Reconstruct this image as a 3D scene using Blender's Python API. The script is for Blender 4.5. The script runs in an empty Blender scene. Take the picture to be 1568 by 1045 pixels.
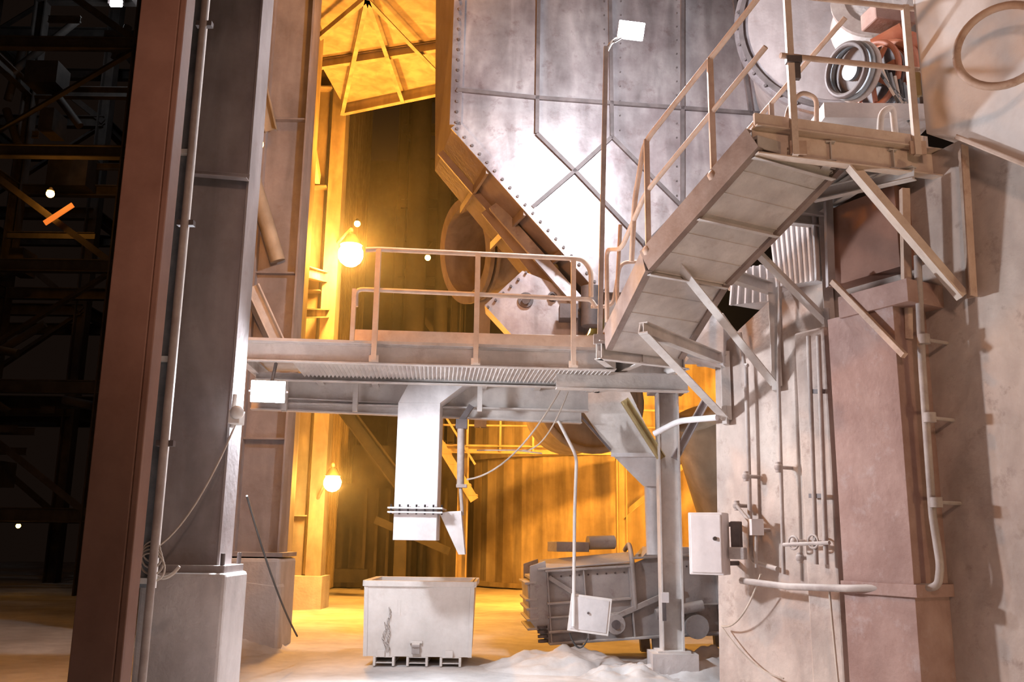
import bpy, bmesh, math, random
from mathutils import Vector, Matrix
random.seed(7)
S=bpy.context.scene
S.view_settings.view_transform='Standard'
# ---------------------------------------------------------------- camera model (metres)
F=1400.0
th=math.radians(12.1); ph=.0135
C=Vector((0,0,1.6))
fw=Vector((0,math.cos(th),math.sin(th))); u0=Vector((0,-math.sin(th),math.cos(th))); r0=Vector((1,0,0))
rt=r0*math.cos(ph)+u0*math.sin(ph); upv=u0*math.cos(ph)-r0*math.sin(ph)
def ray(u,v): return fw*F+rt*(u-784)+upv*(522.67-v)
def P(u,v,Y):
    d=ray(u,v); return C+d*(Y/d.y)
def G(u,v,z=0.0):
    d=ray(u,v); return C+d*((z-C.z)/d.z)
def PL(u,v,p0,n):
    d=ray(u,v); return C+d*((p0-C).dot(n)/d.dot(n))
WA=Vector((2.3,10.2,0)); WD=Vector((.48,-.877,0)).normalized(); WN=Vector((-.877,-.48,0)).normalized()
def PW(u,v,off=0.0): return PL(u,v,WA+WN*off,WN)
HN=Vector((.13,-1,0)).normalized(); HA=Vector((-.7,12.0,0))
def PH(u,v,off=0.0): return PL(u,v,HA+HN*off,HN)
Z=Vector((0,0,1))
cam=bpy.data.cameras.new("camera"); co=bpy.data.objects.new("camera",cam); S.collection.objects.link(co)
cam.sensor_width=36; cam.lens=F/1568*36; cam.clip_end=400
m=Matrix.Identity(4)
for i in range(3):
    m[i][0]=rt[i]; m[i][1]=upv[i]; m[i][2]=-fw[i]; m[i][3]=C[i]
co.matrix_world=m; S.camera=co

# ---------------------------------------------------------------- materials
def M(name,a,b,rough=.6,metal=0.0,sc=2.5,bump=.25,dust=0.0,dcol=(.74,.71,.68),streak=.5,rust=0.0,rcol=(.22,.09,.04),zs=.5,spec=.5):
    mt=bpy.data.materials.new(name); mt.use_nodes=True
    nt=mt.node_tree; N=nt.nodes; L=nt.links
    bs=N["Principled BSDF"]
    tc=N.new("ShaderNodeTexCoord")
    n1=N.new("ShaderNodeTexNoise"); n1.inputs["Scale"].default_value=sc; n1.inputs["Detail"].default_value=8; n1.inputs["Roughness"].default_value=.65
    L.new(tc.outputs["Object"],n1.inputs["Vector"])
    r1=N.new("ShaderNodeValToRGB"); r1.color_ramp.elements[0].position=.35; r1.color_ramp.elements[1].position=.68
    r1.color_ramp.elements[0].color=(*a,1); r1.color_ramp.elements[1].color=(*b,1)
    L.new(n1.outputs["Fac"],r1.inputs["Fac"])
    col=r1.outputs["Color"]
    mp=N.new("ShaderNodeMapping"); mp.inputs["Scale"].default_value=(2.2,2.2,zs); L.new(tc.outputs["Object"],mp.inputs["Vector"])
    n2=N.new("ShaderNodeTexNoise"); n2.inputs["Scale"].default_value=1.5; n2.inputs["Detail"].default_value=7; n2.inputs["Distortion"].default_value=.6; L.new(mp.outputs["Vector"],n2.inputs["Vector"])
    mr=N.new("ShaderNodeMapRange"); mr.inputs["From Min"].default_value=.35; mr.inputs["From Max"].default_value=.65
    mr.inputs["To Min"].default_value=1.0-.5*streak; mr.inputs["To Max"].default_value=1.0
    L.new(n2.outputs["Fac"],mr.inputs["Value"])
    mx=N.new("ShaderNodeMix"); mx.data_type='RGBA'; mx.blend_type='MULTIPLY'; mx.inputs[0].default_value=1
    L.new(col,mx.inputs[6]); L.new(mr.outputs["Result"],mx.inputs[7]); col=mx.outputs[2]
    if rust>0:
        n3=N.new("ShaderNodeTexNoise"); n3.inputs["Scale"].default_value=4.5; n3.inputs["Detail"].default_value=9; n3.inputs["Roughness"].default_value=.7
        L.new(tc.outputs["Object"],n3.inputs["Vector"])
        m3=N.new("ShaderNodeMapRange"); m3.inputs["From Min"].default_value=.56; m3.inputs["From Max"].default_value=.7; m3.inputs["To Max"].default_value=rust
        L.new(n3.outputs["Fac"],m3.inputs["Value"])
        x3=N.new("ShaderNodeMix"); x3.data_type='RGBA'; L.new(m3.outputs["Result"],x3.inputs[0]); L.new(col,x3.inputs[6]); x3.inputs[7].default_value=(*rcol,1); col=x3.outputs[2]
    if dust>0:
        ge=N.new("ShaderNodeNewGeometry"); sp=N.new("ShaderNodeSeparateXYZ"); L.new(ge.outputs["Normal"],sp.inputs[0])
        m4=N.new("ShaderNodeMapRange"); m4.inputs["From Min"].default_value=.2; m4.inputs["From Max"].default_value=.8; m4.inputs["To Max"].default_value=dust
        L.new(sp.outputs["Z"],m4.inputs["Value"])
        x4=N.new("ShaderNodeMix"); x4.data_type='RGBA'; L.new(m4.outputs["Result"],x4.inputs[0]); L.new(col,x4.inputs[6]); x4.inputs[7].default_value=(*dcol,1); col=x4.outputs[2]
    L.new(col,bs.inputs["Base Color"])
    bs.inputs["Metallic"].default_value=metal
    m5=N.new("ShaderNodeMapRange"); m5.inputs["To Min"].default_value=max(.05,rough-.12); m5.inputs["To Max"].default_value=min(1,rough+.15)
    L.new(n1.outputs["Fac"],m5.inputs["Value"]); L.new(m5.outputs["Result"],bs.inputs["Roughness"])
    bs.inputs["Specular IOR Level"].default_value=spec
    if bump>0:
        n6=N.new("ShaderNodeTexNoise"); n6.inputs["Scale"].default_value=sc*9; n6.inputs["Detail"].default_value=6; L.new(tc.outputs["Object"],n6.inputs["Vector"])
        bp=N.new("ShaderNodeBump"); bp.inputs["Strength"].default_value=bump; bp.inputs["Distance"].default_value=.02
        L.new(n6.outputs["Fac"],bp.inputs["Height"]); L.new(bp.outputs["Normal"],bs.inputs["Normal"])
    return mt
def EM(name,c,s):
    mt=bpy.data.materials.new(name); mt.use_nodes=True; b=mt.node_tree.nodes["Principled BSDF"]
    b.inputs["Base Color"].default_value=(0,0,0,1); b.inputs["Emission Color"].default_value=(*c,1); b.inputs["Emission Strength"].default_value=s
    return mt
m_ground=M("dust_covered_ground",(.52,.50,.49),(.78,.77,.76),.95,sc=.8,bump=.6,streak=.25,zs=2)
m_brown=M("red_oxide_steel",(.20,.092,.06),(.29,.15,.105),.6,sc=1.5,bump=.1,streak=.3)
m_col=M("dusty_grey_steel",(.27,.23,.23),(.38,.34,.34),.65,sc=1.6,bump=.2,streak=.6,dust=.8,rust=.35,rcol=(.19,.125,.11))
m_conc=M("dusty_concrete",(.44,.40,.39),(.58,.54,.53),.9,sc=2,bump=.5,streak=.3,dust=.7)
m_wall=M("stained_wall_concrete",(.42,.33,.29),(.62,.53,.47),.85,sc=.9,bump=.8,streak=.5,rust=.6,rcol=(.22,.15,.12),zs=1.0)
m_wallhi=M("clean_wall_concrete",(.64,.58,.55),(.78,.72,.69),.8,sc=1.2,bump=.2,streak=.15)
m_rail=M("railing_paint",(.46,.32,.24),(.62,.47,.38),.6,sc=5,bump=.1,streak=.2,rust=.5)
m_rail2=M("lit_dusty_railing_paint",(.58,.46,.38),(.72,.61,.52),.6,sc=5,bump=.1,streak=.1,rust=.3,dust=.5)  # dusty rail paint, lightened to carry the light falling on it
m_string=M("shaded_rusty_stringer_paint",(.22,.16,.14),(.34,.27,.24),.6,sc=4,bump=.15,streak=.3,dust=.7)  # rusty brown, darkened in colour for the shade on the stringers
m_deck=M("dusty_deck_steel",(.50,.46,.44),(.66,.62,.59),.75,sc=3,bump=.2,streak=.3,dust=.9,rust=.35,rcol=(.28,.20,.16))
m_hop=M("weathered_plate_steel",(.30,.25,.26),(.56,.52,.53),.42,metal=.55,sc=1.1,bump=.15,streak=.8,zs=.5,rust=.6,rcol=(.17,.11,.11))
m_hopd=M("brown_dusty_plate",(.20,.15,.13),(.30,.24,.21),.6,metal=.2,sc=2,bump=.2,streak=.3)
m_rib=M("dark_rib_steel",(.10,.085,.085),(.18,.15,.15),.6,metal=.3,sc=4,bump=.1,dust=.3)
m_or=M("ochre_dusty_steel",(.34,.28,.21),(.50,.42,.32),.7,sc=1.2,bump=.15,streak=.7)
m_tank=M("dusty_tank_cladding",(.34,.28,.20),(.60,.52,.40),.7,sc=.8,bump=.2,streak=.8,zs=.25)
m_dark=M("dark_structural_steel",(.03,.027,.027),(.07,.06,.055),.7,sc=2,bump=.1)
m_white=M("white_painted_steel",(.66,.64,.62),(.80,.78,.77),.5,sc=3,bump=.08,streak=.2,dust=.5,rust=.25,rcol=(.46,.40,.36))
m_chute=M("dusty_white_plate",(.54,.52,.53),(.72,.70,.71),.6,sc=3,bump=.15,streak=.3,dust=.6)
m_mach=M("dusty_machine_steel",(.30,.275,.27),(.50,.465,.455),.7,sc=1.5,bump=.4,streak=.1,dust=.95,rust=.55,rcol=(.16,.09,.075),zs=2)
m_duct=M("red_brown_duct",(.26,.15,.125),(.40,.27,.235),.75,sc=2,bump=.4,streak=.2,rust=.45,rcol=(.44,.37,.36))
m_pipe=M("dusty_pipe",(.32,.26,.24),(.48,.42,.39),.6,sc=4,bump=.1,dust=.6)
m_cab=M("cabinet_enamel",(.58,.53,.53),(.70,.65,.65),.5,sc=3,bump=.05,streak=.3,dust=.5)
m_red=M("red_coupling_paint",(.35,.10,.05),(.48,.18,.10),.5,sc=4,bump=.1)
m_blue=M("blue_grey_machine",(.16,.18,.20),(.30,.32,.34),.45,metal=.3,sc=4,bump=.1,dust=.6)
m_yel=M("yellow_paint",(.38,.28,.12),(.48,.37,.18),.6,sc=4,bump=.1)
m_blk=M("black_rubber",(.02,.02,.02),(.05,.05,.05),.5,bump=0)
m_rope=M("rope_fibre",(.45,.38,.32),(.6,.52,.45),.9,bump=0)
m_led=EM("led_panel",(.92,.95,1),60)
m_sod=EM("sodium_bulb",(1,.66,.18),160)
m_sods=EM("sodium_small",(1,.45,.07),40)
m_panel=EM("panel_glow",(1,.22,.03),.9)

# ---------------------------------------------------------------- mesh builder
class B:
    def __init__(s,name): s.n=name; s.v=[]; s.f=[]; s.m=[]; s.s=[]; s.mats=[]
    def mi(s,mt):
        if mt not in s.mats: s.mats.append(mt)
        return s.mats.index(mt)
    def add(s,vs,fs,mt,sm=False):
        o=len(s.v); s.v+= [Vector(x) for x in vs]; k=s.mi(mt)
        for f in fs: s.f.append([o+i for i in f]); s.m.append(k); s.s.append(sm)
    def box(s,c,d,mt,rz=0.0,R=None):
        c=Vector(c); R=R or Matrix.Rotation(rz,3,'Z')
        vs=[c+R@Vector((x*d[0]/2,y*d[1]/2,z*d[2]/2)) for x in(-1,1) for y in(-1,1) for z in(-1,1)]
        s.add(vs,[(0,1,3,2),(4,6,7,5),(0,4,5,1),(2,3,7,6),(0,2,6,4),(1,5,7,3)],mt)
    def frame(s,p,q,up=Z):
        t=(q-p).normalized(); 
        if abs(t.dot(up))>.99: up=Vector((0,1,0))
        x=t.cross(up).normalized(); y=x.cross(t).normalized(); return t,x,y
    def sweep(s,p,q,prof,mt,up=Z,sm=False):
        p=Vector(p);q=Vector(q); t,x,y=s.frame(p,q,up); n=len(prof)
        vs=[p+x*a+y*b for a,b in prof]+[q+x*a+y*b for a,b in prof]
        s.add(vs,[(i,(i+1)%n,n+(i+1)%n,n+i) for i in range(n)],mt,sm)
        s.add(vs,[tuple(range(n))[::-1],tuple(range(n,2*n))],mt,False)
    def beam(s,p,q,w,h,mt,sec='box',up=Z,t=None):
        t=t or max(.008,min(w,h)*.12)
        a,b=w/2,h/2
        if sec=='box': pr=[(-a,-b),(a,-b),(a,b),(-a,b)]
        elif sec=='I': pr=[(-a,-b),(a,-b),(a,-b+t),(t/2,-b+t),(t/2,b-t),(a,b-t),(a,b),(-a,b),(-a,b-t),(-t/2,b-t),(-t/2,-b+t),(-a,-b+t)]
        elif sec=='H': pr=[(-a,-b),(-a+t,-b),(-a+t,-t/2),(a-t,-t/2),(a-t,-b),(a,-b),(a,b),(a-t,b),(a-t,t/2),(-a+t,t/2),(-a+t,b),(-a,b)]
        elif sec=='C': pr=[(-a,-b),(a,-b),(a,-b+t),(-a+t,-b+t),(-a+t,b-t),(a,b-t),(a,b),(-a,b)]
        elif sec=='L': pr=[(-a,-b),(a,-b),(a,-b+t),(-a+t,-b+t),(-a+t,b),(-a,b)]
        s.sweep(p,q,pr,mt,up)
    def cyl(s,p,q,r,mt,n=16,r2=None):
        p=Vector(p);q=Vector(q); t,x,y=s.frame(p,q); r2=r if r2 is None else r2
        cs=[(math.cos(2*math.pi*i/n),math.sin(2*math.pi*i/n)) for i in range(n)]
        vs=[p+(x*a+y*b)*r for a,b in cs]+[q+(x*a+y*b)*r2 for a,b in cs]
        s.add(vs,[(i,(i+1)%n,n+(i+1)%n,n+i) for i in range(n)],mt,True)
        s.add(vs,[tuple(range(n))[::-1],tuple(range(n,2*n))],mt)
    def ring(s,c,ax,r,ri,w,mt,n=40):
        c=Vector(c);ax=Vector(ax).normalized(); t,x,y=s.frame(c,c+ax)
        vs=[]
        for i in range(n):
            a=2*math.pi*i/n; d=x*math.cos(a)+y*math.sin(a)
            vs+=[c+d*r-ax*w/2,c+d*r+ax*w/2,c+d*ri+ax*w/2,c+d*ri-ax*w/2]
        for k in range(4):
            s.add(vs,[(4*i+k,4*i+(k+1)%4,4*((i+1)%n)+(k+1)%4,4*((i+1)%n)+k) for i in range(n)],mt,False)
    def torus(s,c,ax,r,tr,mt,n=40,arc=(0,360),k=10,ref=None):
        c=Vector(c);ax=Vector(ax).normalized(); t,x,y=s.frame(c,c+ax)
        pts=[c+(x*math.cos(math.radians(arc[0]+(arc[1]-arc[0])*i/n))+y*math.sin(math.radians(arc[0]+(arc[1]-arc[0])*i/n)))*r for i in range(n+1)]
        s.path(pts,tr,mt,k,0)
    def path(s,pts,r,mt,n=10,fil=.08):
        pts=[Vector(p) for p in pts]
        if fil>0 and len(pts)>2:
            o=[pts[0]]
            for i in range(1,len(pts)-1):
                a,b,c=pts[i-1],pts[i],pts[i+1]
                f=min(fil,(a-b).length*.45,(c-b).length*.45)
                p0=b+(a-b).normalized()*f; p2=b+(c-b).normalized()*f
                for k in range(6):
                    t=k/5; o.append(p0*(1-t)**2+b*2*t*(1-t)+p2*t*t)
            o.append(pts[-1]); pts=o
        T=[]
        for i in range(len(pts)):
            a=pts[max(0,i-1)];b=pts[min(len(pts)-1,i+1)]; T.append((b-a).normalized())
        t=T[0]; x=t.orthogonal().normalized(); vs=[]
        for i,p in enumerate(pts):
            if i>0:
                x=(x-T[i]*x.dot(T[i])).normalized()
            y=T[i].cross(x)
            vs+=[p+(x*math.cos(2*math.pi*k/n)+y*math.sin(2*math.pi*k/n))*r for k in range(n)]
        fs=[]
        for i in range(len(pts)-1):
            for k in range(n): fs.append((i*n+k,i*n+(k+1)%n,(i+1)*n+(k+1)%n,(i+1)*n+k))
        s.add(vs,fs,mt,True)
        L=len(vs); s.add(vs,[tuple(range(n))[::-1],tuple(range(L-n,L))],mt)
    def prism(s,poly,vec,mt):
        poly=[Vector(p) for p in poly]; n=len(poly); vec=Vector(vec)
        vs=poly+[p+vec for p in poly]
        s.add(vs,[tuple(range(n)),tuple(range(n,2*n))[::-1]]+[(i,n+i,n+(i+1)%n,(i+1)%n) for i in range(n)],mt)
    def loft(s,A,Bp,mt,caps=True):
        n=len(A); vs=[Vector(p) for p in A]+[Vector(p) for p in Bp]
        fs=[(i,n+i,n+(i+1)%n,(i+1)%n) for i in range(n)]
        if caps: fs+=[tuple(range(n)),tuple(range(n,2*n))[::-1]]
        s.add(vs,fs,mt)
    def bolts(s,p,q,nrm,sp,mt,r=.018,h=.02):
        p=Vector(p);q=Vector(q); L=(q-p).length; k=max(1,int(L/sp)); nrm=Vector(nrm).normalized()
        for i in range(k+1):
            c=p.lerp(q,i/k); s.cyl(c-nrm*.004,c+nrm*h,r,mt,6)
    def sph(s,c,r,mt,n=12,sc=(1,1,1)):
        vs=[];fs=[];c=Vector(c); m_=n//2+1
        for i in range(m_):
            a=math.pi*i/(m_-1)
            for k in range(n):
                b=2*math.pi*k/n; vs.append(c+Vector((math.sin(a)*math.cos(b)*sc[0],math.sin(a)*math.sin(b)*sc[1],math.cos(a)*sc[2]))*r)
        for i in range(m_-1):
            for k in range(n): fs.append((i*n+k,(i+1)*n+k,(i+1)*n+(k+1)%n,i*n+(k+1)%n))
        s.add(vs,fs,mt,True)
    def done(s,bevel=0):
        me=bpy.data.meshes.new(s.n); me.from_pydata([tuple(v) for v in s.v],[],s.f)
        for x in s.mats: me.materials.append(x)
        me.polygons.foreach_set("material_index",s.m); me.polygons.foreach_set("use_smooth",s.s)
        bm=bmesh.new(); bm.from_mesh(me); bmesh.ops.recalc_face_normals(bm,faces=bm.faces); bm.to_mesh(me); bm.free()
        ob=bpy.data.objects.new(s.n,me); S.collection.objects.link(ob)
        if bevel: 
            md=ob.modifiers.new("bevel",'BEVEL'); md.width=bevel; md.segments=2; md.limit_method='ANGLE'
        return ob
def X(u,v,Y): return P(u,v,Y).x

# ---------------------------------------------------------------- ground
def ground():
    b=B("ground"); nx,ny=110,150
    vs=[];fs=[]
    from mathutils import noise
    for j in range(ny+1):
        y=-6+ (56*(j/ny)**1.3)
        for i in range(nx+1):
            x=-26+48*i/nx
            z=-.02+.03*noise.noise(Vector((x*.6,y*.6,0)))
            if 9<y<30: z+=.018*noise.noise(Vector((x*2.2,y*1.4,3)))-.02*max(0,math.sin((x-.1*y)*4.2))**6*(1 if -3.5<x<1.6 else 0)
            vs.append((x,y,z))
    for j in range(ny):
        for i in range(nx): a=j*(nx+1)+i; fs.append((a,a+1,a+nx+2,a+nx+1))
    b.add(vs,fs,m_ground,True); b.done()
ground()
def heap(name,cx,cy,rx,ry,h,mt,seed=0):
    from mathutils import noise
    b=B(name); n=44; vs=[];fs=[]
    for j in range(n+1):
        for i in range(n+1):
            x=-1+2*i/n; y=-1+2*j/n; r=math.sqrt(x*x+y*y)
            z=max(0,1-r)**.9*h*(1+.8*noise.noise(Vector((x*3+seed,y*3,seed))))+.06*noise.noise(Vector((x*9,y*9,seed)))*max(0,1-r)**.6-.05
            vs.append((cx+x*rx,cy+y*ry,z))
    for j in range(n):
        for i in range(n): a=j*(n+1)+i; fs.append((a,a+1,a+n+2,a+n+1))
    b.add(vs,fs,mt,True); b.done()
heap("dust_heap",.75,12.2,1.2,.7,.32,m_ground,1)
heap("dust_heap",1.5,11.6,.8,.5,.18,m_ground,11)
heap("dust_heap",2.4,12.1,1.2,.9,.28,m_ground,4)
heap("dust_heap",-3.9,13.6,.9,.7,.25,m_ground,8)

# ---------------------------------------------------------------- left foreground columns
b=B("oxide_steel_column")
x0=X(208,500,5.0)
b.beam((x0,5,0),(x0,5,9),.23,.24,m_brown,'box',t=.02)
b.box((x0+.135,4.9,4.5),(.035,.035,9),m_brown); b.box((x0,5,.02),(.5,.5,.05),m_brown)
b.done(.006)
b=B("steel_column")
xL=X(266,500,8.0); xR=X(381,500,8.36); xc=(xL+xR)/2; wc=xR-xL
zt=1.27
b.beam((xc,8.2,zt),(xc,8.2,13),wc-.06,.28,m_col)
for sx in(-1,1):
    b.box((xc+sx*(wc/2-.012),8.2,zt+6),(.024,.36,12),m_col)
b.box((xc,8.2,zt+.03),(wc+.16,.56,.06),m_col)
for sx in(-1,1):
    for sy in(-1,1): b.cyl((xc+sx*.33,8.2+sy*.24,zt),(xc+sx*.33,8.2+sy*.24,zt+.16),.02,m_rib,8)
b.beam(P(283,262,7.9),P(380,270,7.9),.09,.07,m_col,'L'); b.beam(P(283,262,7.9),P(283,262,8.2),.06,.06,m_col)
b.done(.005)
b=B("concrete_pedestal")
pl0=X(208,950,7.85); pr0=X(374,950,8.5)
b.box(((pl0+pr0)/2,8.18,.62),(pr0-pl0,.66,1.3),m_conc); b.box(((pl0+pr0)/2,8.18,.1),(pr0-pl0+.06,.72,.2),m_conc); b.done(.03)
b=B("window_panel")
xg=X(254,500,6.9)
b.box((xg-.10,6.9,3.9),(.025,.05,5.4),m_white); b.box((xg+.09,6.9,3.9),(.025,.05,5.4),m_white)
b.box((xg,6.93,3.9),(.19,.012,5.4),m_blue)
for zz in (1.25,2.9,4.6,6.55): b.box((xg,6.9,zz),(.2,.05,.04),m_white)
b.done()
b=B("conduit_pipe")
xp=X(268,500,6.3)
b.path([(xp,6.3,0),(xp,6.3,9)],.028,m_pipe)
for zz in(.6,2.2,3.8,5.4): b.box((xp,6.33,zz),(.12,.05,.04),m_rib)
b.done()
b=B("cable_bundle")
def cat(p,q,sag,n=14): return [p.lerp(q,i/n)-Z*sag*4*(i/n)*(1-i/n) for i in range(n+1)]
b.path(cat(P(215,770,6.9),P(228,870,7),-.02)+cat(P(228,870,7),P(275,868,7),.08),.012,m_rope,6,0)
for k in range(4): b.torus(P(232,845+k*8,6.9),(0.2,1,.1*k),.07+.012*k,.008,m_rope,20,k=6)
b.path(cat(P(365,640,7.85),P(215,850,7.6),.25),.009,m_rope,6,0)
b.path(cat(P(378,760,9),P(455,975,12),.1),.012,m_blk,6,0)
b.done()
b=B("security_camera")
b.box(P(362,640,7.8),(.1,.16,.12),m_white); b.cyl(P(355,655,7.8),P(360,605,7.85),.02,m_white); b.sph(P(363,632,7.72),.06,m_white)
b.done(.01)
# ---------------------------------------------------------------- mid columns
b=B("gallery_column")
xa=(X(374,700,14)+X(443,700,14))/2; wa=X(443,700,14)-X(374,700,14)
b.beam((xa,14,1.27),(xa,14,18),wa,.5,m_col,'H',t=.03,up=Vector((0,1,0)))
b.box((xa,13.9,9.6),(wa-.02,.03,16.6),m_col)
b.box((xa,14,1.3),(wa+.2,.9,.06),m_col)
for i in range(5): b.box((xa,13.83,3+i*2.6),(wa-.04,.12,.025),m_col)
b.done()
b=B("concrete_pedestal"); b.box((xa+.03,14,.6),(wa+.12,1,1.3),m_conc)
b.prism([(xa-.45,13.4,-.05),(xa+.5,13.4,-.05),(xa+.45,13.5,.9),(xa-.4,13.5,1.0)],(0,.3,0),m_conc); b.done(.05)
b=B("gallery_column")
xb=(X(430,300,17)+X(478,300,17))/2
b.beam((xb,17,0),(xb,17,20),.55,.6,m_or,'H',t=.03,up=Vector((0,1,0)))
b.box((xb,17,10),(.5,.03,20),m_or)
for i in range(6): b.box((xb,16.85,2+i*2.6),(.5,.28,.025),m_or)
b.done()
b=B("gallery_column")
xd=(X(488,500,21)+X(520,500,21))/2
b.beam((xd,21,.3),(xd,21,22),.34,.5,m_or,'box')
b.box((xd-.55,21,11),(.5,.03,22),m_or); b.box((xd-.8,21,11),(.04,.4,22),m_or)
b.box((xd-.35,21,.35),(1.2,.9,.7),m_conc)
for i in range(7): b.box((xd-.5,20.85,2+i*2.6),(.6,.28,.03),m_or)
b.done()
b=B("side_cladding")
line=[(xa-.2,14.4),(xb-.1,17.35),(xd-.75,21.3),(xd-1.4,34)]
for (ax_,ay),(bx_,by) in zip(line[:-1],line[1:]):
    n=int(math.hypot(bx_-ax_,by-ay)/.12); 
    for i in range(n):
        t0=i/n;t1=(i+1)/n; off=.03*(i%2)
        p=Vector((ax_+(bx_-ax_)*t0+off,ay+(by-ay)*t0,0)); q=Vector((ax_+(bx_-ax_)*t1+off,ay+(by-ay)*t1,0))
        b.prism([p,q,q+Z*20,p+Z*20],(-.04,0,0),m_or)
b.done()
b=B("column_bracing")
b.beam(P(392,100,13.7),P(415,200,13.7),.12,.2,m_or,'I')
b.beam(P(384,440,13.6),P(432,545,13.9),.2,.22,m_deck,'I')
b.cyl(P(380,250,13.4),P(425,400,13.7),.12,m_or)
b.beam(P(395,-40,15.5),P(480,60,16.9),.2,.2,m_or,'I')
b.beam(P(470,170,17),P(487,275,19),.1,.25,m_or)
b.beam(P(385,395,14),P(498,425,21),.2,.25,m_or,'I')
b.beam(P(455,480,17),P(500,480,21),.2,.2,m_or,'I')
b.done()
# ---------------------------------------------------------------- gallery roof underside
b=B("conveyor_gallery")
zR=11.8
c0=G(530,158,zR); c1=G(672,128,zR); c2=G(672,-120,zR); c3=G(505,-120,zR)
dv=(c1-c0).normalized()
e0=c0-dv*.1; e1=c1+dv*2.5; e2=Vector((e1.x,13,zR)); e3=Vector((e0.x-.6,13,zR))
b.prism([e0,e1,e2,e3],(0,0,.08),m_or)
b.beam(e0-Z*.12,e1-Z*.12,.12,.34,m_or,'C')
b.beam(e0.lerp(e3,.28)-Z*.12,e1.lerp(e2,.28)-Z*.12,.12,.2,m_or,'I')
b.beam(e0.lerp(e3,.72)-Z*.12,e1.lerp(e2,.72)-Z*.12,.12,.2,m_or,'I')
cn=e0.lerp(e1,.34).lerp(e3.lerp(e2,.34),.62)-Z*.25
for q in(e0-Z*.25,e0.lerp(e1,.33)-Z*.25,e1.lerp(e0,.4)-Z*.25,e3-Z*.25,e0.lerp(e3,.4)-Z*.25): b.beam(cn,q,.09,.12,m_or,'L')
b.cyl(P(545,0,17.5),P(540,120,19.3),.05,m_or)
b.prism([e0+Z*.08,e1+Z*.08,e1+Z*2.6,e0+Z*2.6],(0,.08,0),m_or)
b.done()
# ---------------------------------------------------------------- sodium lamps
def sodium(p,r,mt,arm=None):
    b=B("added_fill_lamp"); p=Vector(p)
    b.sph(p,r,mt,14); b.cyl(p+Z*r*.75,p+Z*(r*1.6),r*.9,m_dark,14,r2=r*.4)
    if arm is not None: b.path([p+Z*r*1.4,p+Z*r*2.2,Vector(arm)],.035,m_or)
    return b.done()
def pl(name,p,col,pw,r=.15,typ='POINT',aim=None,ang=120,blend=.6):
    l=bpy.data.lights.new(name,typ); l.energy=pw; l.color=col
    l.shadow_soft_size=r
    if typ=='SPOT': l.spot_size=math.radians(ang); l.spot_blend=blend
    o=bpy.data.objects.new(name,l); S.collection.objects.link(o); o.location=p
    if aim is not None: o.rotation_euler=(Vector(aim)-Vector(p)).to_track_quat('-Z','Y').to_euler()
    return o
SOD=(1,.37,.04)
pA=P(537,390,20); sodium(pA,.29,m_sod,arm=(xd,21,pA.z+.5))
pl("added_fill_light",pA+Vector((.1,-.4,0)),SOD,1900,.2)
pB=P(509,740,19.5); sodium(pB,.19,m_sod,arm=(xd,20.8,pB.z-.3)); pl("added_fill_light",pB+Vector((.1,-.32,0)),SOD,600,.15)
for q,r,Y in((P(547,343,27),.10,27),(P(655,395,26.5),.09,26),(P(77,297,24),.11,24),(P(28,806,24),.06,24)):
    sodium(q,r,m_sods)
pl("added_fill_light",P(77,297,23.6),SOD,60,.1)
pl("added_fill_light",(-1.3,11.2,11.5),(1,.40,.08),420,.2)  # unseen fill light added above frame for the gallery column and hopper flank
# ---------------------------------------------------------------- walkway
zd=3.62
A0=G(366,520,zd); B0=G(940,537,zd)
du=(B0-A0).normalized(); dn=Vector((-du.y,du.x,0))
wd=1.75
b=B("elevated_walkway")
b.beam(A0-Z*.11,B0-Z*.11,.09,.24,m_deck,'C')
b.beam(A0+Z*.0+dn*.0,B0,.11,.03,m_deck)
b.beam(A0+dn*wd-Z*.28,B0+dn*wd+du*.0-Z*.28,.16,.34,m_deck,'I',t=.02)
b.prism([A0-Z*.03,B0-Z*.03,B0+dn*wd-Z*.03,A0+dn*wd-Z*.03],(0,0,.03),m_deck)
L=(B0-A0).length; n=150; vs=[];fs=[]
for i in range(n+1):
    s_=.55+(L-.55)*i/n; dz=-.20-(.03 if i%2 else 0)
    p=A0+du*s_; vs+=[p+Z*dz+dn*.05,p+Z*dz+dn*.95]
for i in range(n): fs.append((2*i,2*i+1,2*i+3,2*i+2))
b.add(vs,fs,m_deck)
b.beam(A0+dn*1.0-Z*.22,B0+dn*1.0-Z*.22,.1,.1,m_deck,'L')
for i in range(7):
    p=A0+du*(L*i/6); b.beam(p+dn*.05-Z*.13,p+dn*wd-Z*.13,.08,.14,m_deck,'I')
b.beam(P(385,618,11.2),P(890,640,11.7),.12,.16,m_deck,'I',t=.015)
for u in(437,545,640,735): 
    q=P(u,600,11.1); b.beam(q-Z*.25,q+Z*.2,.06,.06,m_deck)
b.prism([A0+Z*.02+dn*.1+du*1.2,A0+Z*.02+dn*.1+du*(L-.1),A0+Z*.17+dn*.1+du*(L-.1),A0+Z*.17+dn*.1+du*1.2],dn*.012,m_rail2)
b.done()
b=B("walkway_railing")
def onrail(u,v,Yoff=0.0): return PL(u,v,A0-dn*(.06+Yoff),dn)
tops=[(580,381),(732,390),(878,396)]
for u,v in tops:
    p=onrail(u,v); b.beam(Vector((p.x,p.y,zd-.2)),p,.055,.055,m_rail2)
    b.box((p.x,p.y,zd-.18),(.10,.03,.07),m_rail2)
p=onrail(578,382); q=onrail(893,397)
b.path([onrail(545,470),onrail(545,443),onrail(905,459),onrail(912,470)],.025,m_rail2)
b.path([onrail(560,383),p,q,onrail(905,415),onrail(905,455)],.028,m_rail2)
b.beam(onrail(543,443),Vector((onrail(543,443).x,onrail(543,443).y,zd)),.045,.045,m_rail2)
b.done()
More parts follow.
